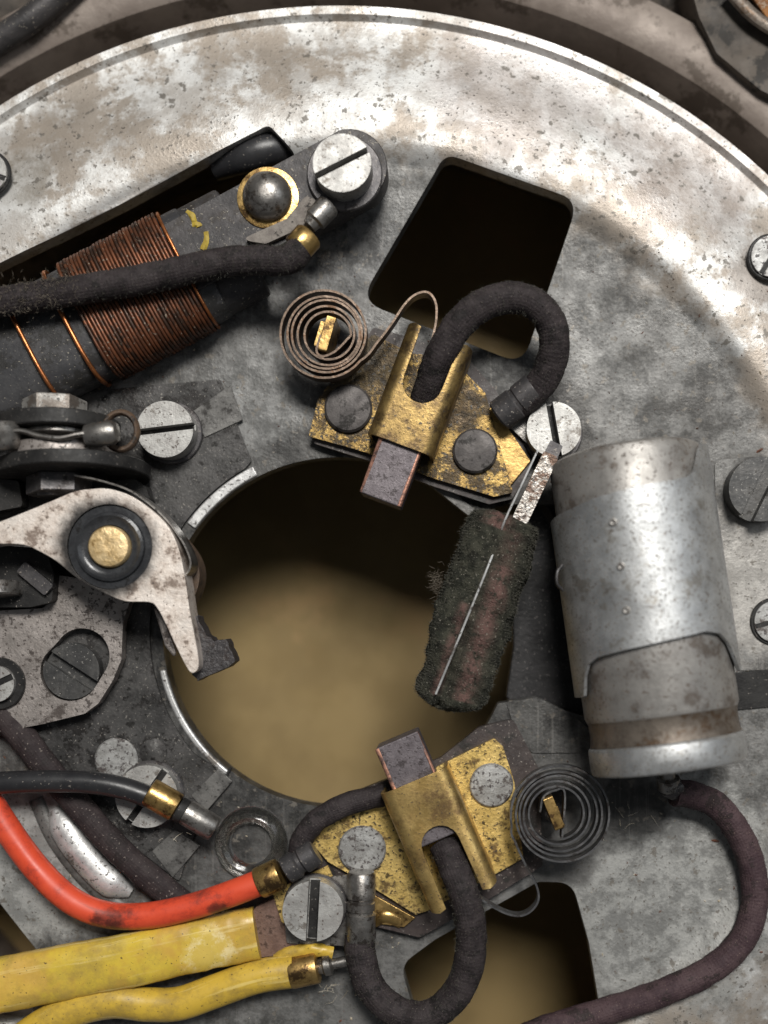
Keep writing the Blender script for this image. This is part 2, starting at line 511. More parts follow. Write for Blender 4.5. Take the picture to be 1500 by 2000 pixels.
mat('black_plastic', (.018, .018, .02), (.026, .026, .028), 60, 0, .3, .42, None, speck=(.2, .18, .16), speck_amt=.02, speck_feat=5, bump=.12, bump_feat=14)
mat('bush', (.03, .031, .034), (.05, .052, .056), 40, .2, .18, .32, (.018, .017, .016), .25, 40, None, bump=.2, bump_feat=10)
mat('fibre_heel', (.028, .025, .026), (.055, .05, .052), 14, 0, .45, .6, (.03, .022, .02), .3, 25, None, bump=.8, bump_feat=10, bdist=4)
mat('fibre_brown', (.12, .075, .045), (.075, .048, .032), 18, 0, .6, .75, DK, .3, 20, None, bump=.5)
mat('can_sleeve', (.53, .54, .543), (.40, .407, .41), 60, .8, .43, .56, (.30, .285, .26), .2, 70, (.12, .105, .09), .14, 5, .3, 5, 1.5, pepper=(.05, 9, (.22, .2, .18)))
mat('can_body', (.38, .365, .345), (.29, .275, .26), 60, .65, .44, .58, (.17, .145, .125), .28, 60, (.1, .08, .065), .14, 7, .35, 6, 1.5)
mat('can_groove', (.20, .17, .14), (.13, .108, .09), 40, .6, .42, .55, (.1, .065, .04), .3, 40, None, bump=.4)
mat('spring_brown', (.11, .08, .06), (.17, .125, .095), 30, .75, .35, .5, (.10, .055, .03), .3, 30, None, bump=.3)
mat('spring_grey', (.12, .12, .124), (.19, .188, .19), 40, .8, .3, .45, (.08, .07, .065), .3, 40, None, bump=.2)
mat('red_pvc', (.72, .085, .035), (.63, .065, .028), 90, 0, .34, .5, (.17, .035, .025), .2, 90, None, bump=.12, bump_feat=14, soft=.10, streak=(7, .5, .58, (.3, .05, .03), .7), patches=[(236, 1792, 40, (.035, .015, .012), (.2, .04, .025), .85), (446, 1755, 20, (.03, .015, .012), (.15, .03, .02), .8), (130, 1770, 16, (.06, .02, .015), (.3, .05, .03), .7)], porg=(212, 1770), pfeat=40, pwob=2.2)
mat('yellow_pvc', (.60, .40, .05), (.50, .33, .045), 80, 0, .34, .5, (.34, .23, .055), .38, 80, (.12, .08, .03), .01, 5, .2, 16, 2, soft=.13, streak=(9, .5, .55, (.78, .62, .22), .6))
mat('yellow_tube', (.66, .48, .055), (.58, .36, .06), 110, 0, .3, .48, (.36, .25, .06), .36, 130, (.1, .07, .03), .01, 5, .2, 18, 2, patches=[(425, 1838, 46, (.86, .74, .42), (.68, .50, .12), .7), (70, 1900, 60, (.72, .45, .10), (.62, .38, .08), .6), (90, 1955, 60, (.30, .2, .05), (.42, .29, .06), .7)], porg=(261, 1868), pfeat=46, pwob=2.2, soft=.15, streak=(11, .55, .53, (.82, .68, .30), .65))
mat('clear_ring', (.92, .91, .88), (.82, .8, .76), 40, 0, .1, .2, (.4, .36, .3), .12, 30, None, bump=.2, bump_feat=12, trans=1)
mat('copper_tab', (.20, .125, .10), (.28, .185, .15), 30, .55, .42, .6, (.08, .05, .04), .3, 30, None, bump=.4)
mat('fleck_pale', (.62, .57, .47), (.45, .38, .27), 12, 0, .7, .8, None, bump=.2)
mat('fleck_rust', (.16, .06, .035), (.1, .05, .03), 12, 0, .7, .8, None, bump=.2)

# ------------------------------------------------------------------ setting: table far below, housing ring, stator plate
CX, CY = 660, 1235
bm = slab([[(-3500, -3000), (5000, -3000), (5000, 5000), (-3500, 5000)]], -560, -520)
tag(add('table_top', bm, M['table']), 'blurred tan tabletop seen through the openings', None, kind='structure')

t = thing('flywheel_housing', 'brownish cast housing ring outside the pale plate edge', 'housing', CX, CY, -518)
ring = lathe([(1120, -518), (1120, -190), (1296, -200), (1316, -130), (1326, -96), (1345, -84), (1400, -82), (1426, -92), (1436, -120), (1440, -200), (1560, -170), (1560, -518)], (CX, CY, 0), n=180, caps=False)
add('ring', ring, M['housing'], t)
outer = lathe([(1470, -518), (1470, -190), (1500, -170), (1800, -160), (1800, -518)], (CX, CY, 0), n=120, caps=False)
add('outer_wall', outer, M['housing_dark'], t)

def plate_h(x, y):
    r = math.hypot(x - CX, y - CY)
    def ss(a, b, v):
        f = max(0, min(1, (v - a) / (b - a))); return f * f * (3 - 2 * f)
    h = 20 * ss(915, 965, r) - 60 * ss(1000, 1215, r)
    if r > 1213:
        h += 13 * ss(1214, 1222, r) - 55 * ss(1238, 1252, r)
    return h
hole_arc = lambda a0, a1, n: circ(CX, CY, 342, n, a0, a1)
# angle convention: 0 right, 90 down
central = hole_arc(24, 318, 70) + [(985, 985), (1140, 985), (1145, 1400), (1105, 1388), (1050, 1362)]
central = rpoly(central, 6, 2)
coil_win = rpoly([(-120, 585), (528, 252, 14), (574, 300, 14), (600, 380), (590, 470), (470, 560), (-120, 760)], 10)
rect_win = rpoly([(868, 305, 34), (1128, 398, 38), (1021, 712, 42), (703, 588, 40)], 30, 7)
low_win = rpoly([(782, 1885, 40), (850, 1835, 60), (1052, 1722, 22), (1118, 1724, 40), (1150, 1840), (1190, 2080), (840, 2080)], 20)
left_win = rpoly([(-90, 1650), (95, 1885, 12), (60, 1990), (-120, 1990)], 10)
outer_edge = circ(CX, CY, 1252, 200)
lines = []
for rr in (915, 925, 935, 945, 955, 965, 1000, 1050, 1100, 1150, 1190, 1213, 1217, 1222, 1230, 1238, 1244, 1249):
    lines.append(circ(CX, CY, rr, 160) + [(CX + rr, CY)])
plate = thing('stator_plate', 'round grey alloy magneto plate with pale outer band and cut-out windows', 'plate', CX, CY, 0)
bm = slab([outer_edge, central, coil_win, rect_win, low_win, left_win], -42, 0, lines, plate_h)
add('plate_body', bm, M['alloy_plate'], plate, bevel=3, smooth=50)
# recessed floor at the right of the hole
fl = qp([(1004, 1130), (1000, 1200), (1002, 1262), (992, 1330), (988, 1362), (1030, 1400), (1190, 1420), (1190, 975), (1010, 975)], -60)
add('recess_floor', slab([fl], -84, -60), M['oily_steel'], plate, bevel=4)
sk = circ(CX, CY, 470, 60, 178, 362); sk2 = circ(CX, CY, 484, 60, 362, 178)
add('light_baffle', slab([sk + sk2], -500, -54), M['housing_dark'], plate)  # unseen half-ring, added to keep light from rect_win off the table below
# dark steel backing sector on the left
arc = circ(CX, CY, 366, 40, 243, 137)
bp_ = [(-80, 790), (215, 762), (432, 742), (492, 902)] + arc[1:-1] + [(428, 1500), (392, 1592), (352, 1720), (250, 1640), (30, 1440), (-80, 1440)]
add('backing_sector', slab([rpoly(bp_, 5, 2)], 1, 9), M['dark_plate'], plate, bevel=1.5)
add('pad', slab([[(378, 806), (452, 754), (476, 822), (402, 856)]], 5, 12), M['pad'], plate, bevel=1)
add('pad', slab([[(376, 1552), (428, 1500), (456, 1524), (404, 1584)]], 5, 12), M['pad'], plate, bevel=1)
add('pad', slab([[(300, 1660), (345, 1618), (392, 1650), (340, 1712)]], 5, 12), M['pad'], plate, bevel=1)
add('seam_strip', sweep([(452, 1498, 1), (400, 1592, 1), (352, 1694, 1)], 3, 3, n=6), M['black_oil'], plate)
ra = circ(CX, CY, 343.5, 14, 216, 243) + circ(CX, CY, 364, 14, 243, 216)
add('rim_arc', slab([ra], -20, 6), M['bright_alloy'], plate, bevel=3)
ra = circ(CX, CY, 343.5, 18, 168, 128) + circ(CX, CY, 357, 18, 128, 168)
add('rim_arc', slab([ra], -20, 3), M['bright_alloy'], plate, bevel=5)
# raised bead
bead = sweep(cr([q3(104, 1580, 4), q3(150, 1654, 10), q3(206, 1716, 10), q3(256, 1744, 4)], 8), 29, 20, n=20, rf=lambda t: .35 + .65 * min(1, 6 * t, 6 * (1 - t)))
add('bead', bead, M['bright_alloy'], plate)
bead2 = sweep(cr([(70, 1560, 0), (106, 1640, 0), (168, 1720, 0), (240, 1776, 0)], 8), 15, 7, n=12)
add('bead', bead2, M['pad'], plate)
add('flush_rivet', lathe([(42, 6), (42, 11), (39, 13.5), (0, 14)], (230, 1482, 0)), M['rivet_light'], plate)
add('flush_rivet', lathe([(27, 6), (27, 10), (25, 11.5), (0, 12)], (302, 1468, 0)), M['dark_plate'], plate)
# casting pads beside the condenser
add('casting_pad', slab([rpoly([(1395, 900), (1470, 892), (1560, 900), (1560, 1305), (1440, 1310), (1400, 1200)], 14)], -6, 4), M['alloy_plate'], plate, bevel=4)
add('gasket_strip', slab([[(1400, 1318), (1600, 1295), (1600, 1372), (1420, 1388)]], -2, 5), M['black_oil'], plate, bevel=2)
# ridge right of the hole bottom
add('rim_ledge', slab([rpoly([(988, 1368), (1040, 1366), (1062, 1378), (1120, 1398), (1170, 1440), (1170, 1470), (1040, 1470), (1010, 1440)], 8)], -40, 4), M['alloy_plate'], plate, bevel=3)
add('rim_ledge', slab([[(830, 940), (846, 928), (928, 996), (918, 1010)]], -30, 3), M['pad'], plate, bevel=3)

# ------------------------------------------------------------------ screws
def screw(name, label, u, v, h0, hd, rad, slot, ang, m, washer=0, wh=8, wmat='dark_steel', shoulder=0, depth=.55, group='slotted screws on the plate'):
    X, Y = q(u, v, h0 + hd)
    t = thing(name, label, 'screw', X, Y, h0, group)
    b0 = h0
    if washer:
        add('washer', lathe([(washer, b0), (washer, b0 + wh - 2), (washer - 2, b0 + wh), (rad * .5, b0 + wh)], (X, Y, 0), n=48), M[wmat], t)
        b0 += wh
    top = h0 + hd
    sd = top - (top - b0) * depth
    bm = lathe([(rad, b0), (rad, sd + .5), (0, sd + .5)], (X, Y, 0), n=56)
    half = math.degrees(math.asin(slot / 2 / rad))
    for s in (0, 180):
        pts = circ(X, Y, rad, 26, ang + s + half, ang + s + 180 - half)
        slab([pts], sd, top, bm=bm)
    add('head', bm, m, t, bevel=2.6)
    if m is not M['screw_dark']:
        add('slot_strip', obox(X, Y, rad * 1.9, slot * .86, sd, sd + 3, ang), M['black_oil'], t)  # thin dark strip along the slot bottom
    if shoulder:
        add('collar', lathe([(shoulder, b0), (shoulder, b0 + (top - b0) * .45), (shoulder - 3, b0 + (top - b0) * .5), (rad - 1, b0 + (top - b0) * .5)], (X, Y, 0), n=48), M['dark_steel'], t)
    return t
screw('slotted_screw', 'bright slotted screw clamping the rounded end of the coil bar', 668, 318, 113, 60, 53, 11, -27, M['screw_bright'], 70, 10)
screw('slotted_screw', 'bright slotted screw on the dark sector beside the breaker contacts', 322, 838, 9, 52, 54, 12, -7, M['screw_bright'], 62, 8)
screw('slotted_screw', 'slotted screw between the upper brush lead and the condenser top', 1082, 838, 6, 62, 52, 13, 80, M['screw_bright'], 60, 10)
screw('slotted_screw', 'bright slotted screw beside the red wire terminal', 611, 1780, 50, 48, 57, 21, 93, M['screw_bright'], 61, 8)
screw('slotted_screw', 'bright slotted screw half hidden under the black wire', 286, 1556, 9, 34, 60, 13, -55, M['screw_bright'], 66, 5)
screw('slotted_screw', 'dark slotted screw at the frame edge beside the condenser sleeve', 1487, 955, 7, 46, 62, 26, -64, M['screw_dark'])
screw('slotted_screw', 'flush slotted screw below the dark screw, beside the condenser', 1514, 1214, 4, 10, 40, 9, -14, M['rivet_light'], 47, 4, 'black_oil')
screw('slotted_screw', 'flush slotted screw set in the pale outer band', 1508, 500, 14, 10, 40, 10, -58, M['rivet_light'], 46, 4, 'black_oil')
screw('slotted_screw', 'slotted screw head cut by the frame on the pale band near the coil', -28, 335, 14, 12, 40, 10, 20, M['screw_bright'], 46, 4, 'black_oil')

# ------------------------------------------------------------------ ignition coil
ax = Vector((math.cos(R(-27.5)), math.sin(R(-27.5))))      # along the bar, towards its screw end (image axes, y down)
pn = Vector((-ax.y, ax.x))                                   # across, downwards
t = thing('ignition_coil', 'ignition coil with copper winding on a dark iron bar', 'coil', *q(400, 500, 60), 40)
e = Vector(q(684, 332, 95))
def cp(c, a, b):
    return (c.x + ax.x * a + pn.x * b, c.y + ax.y * a + pn.y * b)
pts = [cp(e, -430, -62), cp(e, 0, -68)]
pts += [cp(e, 70 * math.sin(R(k)), -70 * math.cos(R(k))) for k in range(10, 180, 10)]
pts += [cp(e, 0, 68), cp(e, -430, 76)]
add('core_bar', slab([pts], 48, 113), M['iron'], t, bevel=5)
cc = Vector(q(262, 578, 70))
def ell(k, w, hh, c=52, n=40, ex=3.0):
    out = []
    for i in range(n):
        a = 2 * math.pi * i / n
        x = math.copysign(abs(math.cos(a)) ** (2 / ex), math.cos(a)) * w
        z = math.copysign(abs(math.sin(a)) ** (2 / ex), math.sin(a)) * hh
        out.append((*cp(cc, k, x), c + z))
    return out
def elltube(k0, k1, w, hh, **kw):
    bm = bmesh.new()
    ks = [(k0, .93), (k0 + 3, .985), (k0 + 8, 1), (k1 - 8, 1), (k1 - 3, .985), (k1, .93)]
    rings = [[bm.verts.new(V(*p)) for p in ell(k, w * f, hh * f, **kw)] for k, f in ks]
    n = len(rings[0])
    for a, b in zip(rings, rings[1:]):
        for i in range(n): bm.faces.new([a[i], a[(i + 1) % n], b[(i + 1) % n], b[i]])
    bm.faces.new(rings[0]); bm.faces.new(rings[-1])
    return bm
add('insulation_tube', elltube(-520, 150, 112, 60), M['paper'], t)
add('end_wrap', elltube(106, 232, 110, 50), M['iron'], t)
wind = add('winding', elltube(-98, 104, 114, 68.5), M['copper_wire'], t)
turn_mesh = None
ks = [-97 + 6.9 * i + random.uniform(-.5, .5) for i in range(30)]
for k in ks:
    if turn_mesh is None:
        bm = sweep(ell(0, 118, 72, n=56), 3.5, n=6, closed=True)
        o = add('wire_turn', bm, M['copper_wire'], wind, smooth=180)
        turn_mesh = o.data
    else:
        o = bpy.data.objects.new('wire_turn', turn_mesh); COL.objects.link(o); o.parent = wind
    w_ = random.uniform(-1, 1)
    o.location = (ax.x * k + pn.x * w_, -(ax.y * k + pn.y * w_), random.uniform(-1, .8))
for k, w in ((-128, 4.4), (-212, 4.2), (112, 3.4)):
    bm = sweep(ell(0, 116, 70, n=56), w, n=8, closed=True)
    o = add('loose_turn', bm, M['copper_bright'], t, smooth=180)
    o.location = (ax.x * k, -(ax.y * k), 0); o.rotation_euler = (0, 0, 0)
X, Y = q(524, 388, 110)
add('washer', lathe([(57, 94), (57, 99), (42, 101), (0, 101)], (X, Y, 17)), M['brass_clean'], t)
dome = add('dome_rivet', lathe([(45, 100), (46, 108), (42, 120), (33, 131), (20, 138), (7, 141), (0, 140)], (X, Y, 16)), M['steel'], t)
add('fibre_strip', slab([rpoly(qp([(470, 470), (560, 430), (598, 384), (622, 394), (604, 440), (520, 478)], 120), 10)], 113, 126), M['fibre_grey'], t, bevel=4)
# yellow paint marks
for (u, v, a, l) in ((372, 425, 60, 30), (398, 470, 100, 34), (382, 440, 20, 14)):
    X, Y = q(u, v, 114)
    bm = sweep(cr([(X - l * .5 * math.cos(R(a)), Y - l * .5 * math.sin(R(a)), 113), (X + 4, Y - 2, 114), (X + l * .5 * math.cos(R(a)), Y + l * .5 * math.sin(R(a)), 113)], 5), 5, 2, n=6, jit=3)
    add('paint_mark', bm, M['yellow_paint'], t)

# black bulb under the window corner
t = thing('rubber_grommet', 'glossy black grommet deep in the coil window corner', 'grommet', *q(500, 296, -20), -60)
add('body', sweep(cr([q3(420, 330, -40), q3(480, 305, -20), q3(540, 290, -25), q3(600, 300, -60)], 8), 34, 30, n=18, rf=lambda t: .7 + .3 * math.sin(math.pi * t)), M['black_plastic'], t)

# coil lead
t = thing('coil_lead', 'black braided lead lying across the copper winding', 'cable', *q(300, 545, 130), 120)
P = cr([q3(590, 484, 150), q3(560, 508, 152), q3(500, 508, 150), q3(420, 515, 150), q3(300, 542, 152), q3(160, 566, 152), q3(40, 584, 150), q3(-120, 610, 145)], 12)
sl = add('sleeve', sweep(P, 27, n=22, jit=2.2), M['braid'], t)
o = add('sleeve_fuzz', fuzz(P, 27, 1200), M['felt_hair'], sl); o['kind'] = 'stuff'
lint = []
for i in range(520):
    p = V(*random.choice(P[-24:-10])) + Vector((random.gauss(0, 12), random.gauss(0, 17), random.uniform(8, 32)))
    lint.append((p, Vector((random.gauss(0, .6), random.gauss(0, .6), .5))))
o = add('lint_tuft', hairs(lint, 3, 12, .55), M['lint'], t); o['kind'] = 'stuff'
a, b = q3(606, 458, 140), q3(578, 488, 146)
ax3 = (a[0] - b[0], a[1] - b[1], a[2] - b[2])
add('brass_crimp', lathe([(22, 0), (26, 2), (28, 6), (28, 34), (25, 38), (14, 38)], b, ax3, 28), M['brass_clean'], t)
a2 = q3(640, 404, 132); b2 = q3(604, 442, 134)
add('terminal_barrel', lathe([(14, 0), (16, 12), (22, 16), (23, 50), (19, 56), (0, 57)], b2, tuple(a2[i] - b2[i] for i in range(3)), 24), M['steel'], t)

# ------------------------------------------------------------------ brush holders
def channel(base_uv, top_uv, width, h0, h1, slot_w, slot_from, tabs, name_parent, m):
    """inverted U channel, closed end at base, slot open at the far end"""
    b = Vector(q(*base_uv, h1)); e_ = Vector(q(*top_uv, h1))
    d = (e_ - b); Ln = d.length; d.normalize(); p = Vector((-d.y, d.x))
    hw = width / 2; rc = 24; flat = hw - rc; arc_l = rc * math.pi / 2; side = h1 - h0 - rc
    smax = flat + arc_l + side
    def mp(s, tt):
        sg = 1 if s >= 0 else -1; a = abs(s)
        if a <= flat: x, z = a, h1
        elif a <= flat + arc_l:
            th = (a - flat) / rc; x, z = flat + rc * math.sin(th), h1 - rc + rc * math.cos(th)
        else:
            x, z = hw, h1 - rc - (a - flat - arc_l)
        return (b.x + d.x * tt + p.x * x * sg, b.y + d.y * tt + p.y * x * sg, z)
    sw = slot_w / 2
    loop = [(-smax, 0), (smax, 0), (smax, Ln - 8)]
    loop += [(sw + 16, Ln + tabs[1]), (sw + 2, Ln + tabs[1] - 4)]
    loop += [(sw * math.cos(R(k)), slot_from + sw - sw * math.sin(R(k))) for k in range(0, 181, 15)]
    loop += [(-sw - 2, Ln + tabs[0] - 4), (-sw - 16, Ln + tabs[0]), (-smax, Ln - 8)]
    ln = []
    for k in range(0, 9):
        s = flat + arc_l * k / 8
        ln += [[(s, -1), (s, Ln + 40)], [(-s, -1), (-s, Ln + 40)]]
    bm = bent([loop], mp, ln)
    return add('brush_channel', bm, m, name_parent, solid=7, bevel=1.6, off=-1), (b, d, p, Ln)

# upper holder
t = thing('brush_holder', 'grimy brass brush holder with dark rivets above the centre hole', 'brush holder', *q(810, 810, 20), 0, 'brass brush holders')
ub = [(603, 852), (622, 778), (655, 735), (728, 652), (800, 690), (885, 700), (918, 738), (948, 768), (1002, 962), (965, 970), (845, 934), (716, 884)]
ins = [(612, 866), (636, 770), (730, 640), (905, 690), (970, 765), (1040, 905), (1000, 975), (955, 985), (840, 948), (720, 900)]
add('insulator', slab([rpoly(qp(ins, 20), 8)], 1, 24), M['bakelite'], t, bevel=2)
add('base_plate', slab([rpoly(qp(ub, 36), 5)], 25, 38), M['brass_grimy'], t, bevel=2)
add('side_tab', slab([qp([(960, 790), (1036, 902), (985, 965), (940, 830)], 22)], 24.5, 31), M['brass_clean'], t, bevel=1.5)
for (u, v, r) in ((680, 797, 46), (928, 880, 43)):
    X, Y = q(u, v, 50)
    add('rivet', lathe([(r, 37), (r, 46), (r - 4, 51), (r * .6, 53), (0, 53.5)], (X, Y, 0)), M['rivet_dark'], t)
ch, (b1, d1, p1, L1) = channel((781, 868), (857, 664), 130, 37, 128, 74, 84, (16, 10), t, M['brass_tarnish'])
px, py = q(640, 655, 95)
post = add('spring_post', obox(px, py, 68, 18, 12, 112, -74), M['brass_clean'], t, bevel=3)
add('post_leaf', obox(px - 16, py - 4, 50, 8, 12, 92, -74), M['brass_clean'], post, bevel=2)
add('post_base', lathe([(34, 2), (34, 14), (30, 17), (0, 17)], (px, py, 0)), M['dark_steel'], t)
# carbon brush
def brush(label, b, d, p, l0, l1, w, h0, h1, lead, ldir):
    o = (b.x + d.x * l1, b.y + d.y * l1)
    t = thing('carbon_brush', label, 'brush', *o, h0, 'carbon brushes')
    c = ((l0 + l1) / 2)
    bx_, by_ = b.x + d.x * c, b.y + d.y * c
    ang = math.degrees(math.atan2(d.y, d.x))
    bd = add('brush_block', obox(bx_, by_, abs(l1 - l0), w, h0, h1, ang), M['carbon'], t, bevel=2.5)
    for s in (-1, 1):
        ww = w / 2 - 2.5
        f0 = (b.x + d.x * l0 * .2 + p.x * ww * s, b.y + d.y * l0 * .2 + p.y * ww * s, h1 - 2.2)
        f1 = (b.x + d.x * (l1 * .985) + p.x * ww * s, b.y + d.y * (l1 * .985) + p.y * ww * s, h1 - 2.2)
        add('worn_edge', sweep([f0, f1], 4.2, 3.4, n=8, jit=2), M['copper_edge'], bd)
    sl = add('braided_lead', sweep(cr(lead, 14), ldir[0], n=24, jit=2.0), M['braid'], t)
    o = add('sleeve_fuzz', fuzz(cr(lead, 14), ldir[0], 1300), M['felt_hair'], sl); o['kind'] = 'stuff'
    return t
bt = brush('carbon brush pointing down into the centre hole from the upper holder', b1, d1, p1, 70, -108, 80, 36, 118,
           [q3(832, 782, 72), q3(843, 742, 96), q3(862, 690, 124), q3(905, 624, 140), q3(962, 588, 142), q3(1022, 584, 140), q3(1066, 614, 132), q3(1083, 664, 118), q3(1072, 722, 95), q3(1040, 768, 75), q3(1008, 792, 62)], (29,))
a, b = q3(962, 824, 52), q3(1046, 758, 78)
add('ferrule', lathe([(31, 0), (31.5, 3), (31.5, 36), (29, 39), (29, 44), (32, 47), (32, 84), (28, 88), (0, 88)], b, tuple(a[i] - b[i] for i in range(3)), 30), M['dark_steel'], bt)
add('terminal_tab', slab([rpoly(qp([(960, 800), (1000, 776), (1112, 830), (1090, 880), (1040, 876)], 38), 12)], 31, 38), M['steel'], bt, bevel=2)
# upper spring
t = thing('spiral_spring', 'rust-brown flat spiral spring beside the upper brush holder', 'spring', *q(633, 652, 60), 20, 'spiral brush springs')
c_ = q(634, 652, 95)
tail = [q(u, v, 95) for u, v in ((740, 668), (766, 634), (790, 598), (812, 578), (836, 574), (851, 594), (852, 628), (844, 668))]
n = 200
# wind outwards counter-clockwise so that the strip ends moving up and to the right
pts = []
for i in range(n + 1):
    f = i / n
    a_ = R(38) + 2 * math.pi * 4.9 * (1 - f)
    rr = 41 + 43 * f ** .95
    rr += 1.6 * math.sin(a_ * .37 + 1)
    pts.append((c_[0] + 9 * (1 - f) + rr * math.cos(a_), c_[1] + 4 * (1 - f) + rr * math.sin(a_)))
tp = cr([(*pts[-8], 0), (*pts[-1], 0)] + [(x, y, 0) for x, y in tail], 10)[10:]
pts += [(v[0], v[1]) for v in tp][1:]
add('strip', ribbon(pts, 70, 106, 4.0), M['spring_brown'], t)
hook = cr([(*pts[0], 0), (c_[0] + 22, c_[1] + 34, 0), (c_[0] - 2, c_[1] + 44, 0), (c_[0] - 14, c_[1] + 34, 0), (c_[0] - 6, c_[1] + 4, 0)], 6)
add('inner_hook', ribbon([(v[0], v[1]) for v in hook], 66, 106, 4), M['spring_brown'], t)

# lower holder
t = thing('brush_holder', 'shiny brass brush holder with pale rivets below the centre hole', 'brush holder', *q(830, 1640, 20), 0, 'brass brush holders')
lb = [(604, 1640), (622, 1616), (700, 1582), (742, 1566), (860, 1494), (965, 1442), (982, 1458), (1004, 1525), (1022, 1676), (965, 1708), (836, 1778), (812, 1786), (740, 1740), (640, 1682)]
ins = [(566, 1650), (600, 1592), (690, 1548), (860, 1480), (935, 1420), (1002, 1404), (1052, 1500), (1060, 1690), (960, 1752), (820, 1830), (700, 1800), (600, 1720)]
add('insulator', slab([rpoly(qp(ins, 20), 14)], 1, 24), M['bakelite'], t, bevel=3)
add('base_plate', slab([rpoly(qp(lb, 36), 5)], 25, 38), M['brass'], t, bevel=2)
add('side_tab', slab([qp([(672, 1712), (812, 1790), (790, 1808), (730, 1800)], 22)], 24.5, 33), M['brass_clean'], t, bevel=1.5)
add('tab_ring', sweep(cr([q3(730, 1800, 28), q3(755, 1790, 34), q3(785, 1802, 28)], 6), 12, 5, n=10), M['brass_clean'], t)
for (u, v, r) in ((707, 1660, 46), (960, 1534, 42)):
    X, Y = q(u, v, 46)
    add('rivet', lathe([(r, 37), (r, 43), (r - 3, 46), (r * .6, 47), (0, 47)], (X, Y, 0)), M['rivet_light'], t)
ch, (b2_, d2_, p2_, L2_) = channel((808, 1526), (903, 1748), 136, 37, 128, 72, 92, (10, 16), t, M['brass_channel'])
px, py = q(1080, 1585, 92)
post = add('spring_post', obox(px, py, 64, 20, 10, 112, 68), M['brass_clean'], t, bevel=3)
add('post_leaf', obox(px + 12, py + 10, 40, 9, 10, 88, 68), M['brass_clean'], post, bevel=2)
add('post_base', lathe([(34, 2), (34, 14), (30, 17), (0, 17)], (px, py, 0)), M['dark_steel'], t)
bt = brush('carbon brush pointing up into the centre hole from the lower holder', b2_, d2_, p2_, 120, -82, 84, 36, 118,
           [q3(868, 1650, 82), q3(886, 1692, 106), q3(908, 1752, 118), q3(920, 1820, 112), q3(914, 1890, 100), q3(884, 1950, 90), q3(830, 1985, 84), q3(768, 1972, 78), q3(722, 1925, 72), q3(704, 1862, 68), q3(704, 1820, 66)], (29,))
a, b = q3(706, 1706, 70), q3(704, 1838, 68)
add('ferrule', lathe([(26, 0), (28, 3), (28, 52), (25, 55), (25, 58), (27, 60), (27, 74), (24, 76), (24, 80), (27, 83), (27, 128), (24, 132), (0, 132)], b, tuple(a[i] - b[i] for i in range(3)), 30), M['steel'], bt)
add('terminal_tab', slab([rpoly(qp([(640, 1712), (690, 1708), (692, 1848), (560, 1842), (556, 1800)], 48), 6)], 42, 49), M['steel'], bt, bevel=2)
# lower spring
t = thing('spiral_spring', 'grey flat spiral spring beside the lower brush holder', 'spring', *q(1095, 1590, 60), 20, 'spiral brush springs')
c_ = q(1096, 1591, 95)
pts = []
for i in range(n + 1):
    f = i / n
    a_ = R(168) + 2 * math.pi * 4.75 * (1 - f)
    rr = 47 + 47 * f ** .95 + 1.2 * math.sin(a_ * .41)
    pts.append((c_[0] - 9 * (1 - f) + rr * math.cos(a_), c_[1] - 3 * (1 - f) + rr * math.sin(a_)))
tail = [q(u, v, 95) for u, v in ((1008, 1648), (1030, 1696), (1048, 1730), (1050, 1758), (1032, 1780), (1005, 1786), (968, 1772), (925, 1744))]
tp = cr([(*pts[-8], 0), (*pts[-1], 0)] + [(x, y, 0) for x, y in tail], 10)[10:]
pts += [(v[0], v[1]) for v in tp][1:]
add('strip', ribbon(pts, 78, 106, 3.8), M['spring_grey'], t)
hook = cr([(*pts[0], 0), (c_[0] + 6, c_[1] - 42, 0), (c_[0] - 14, c_[1] - 46, 0), (c_[0] - 34, c_[1] - 34, 0), (c_[0] - 40, c_[1] - 6, 0)], 6)
add('inner_hook', ribbon([(v[0], v[1]) for v in hook], 68, 104, 3.6), M['spring_grey'], t)

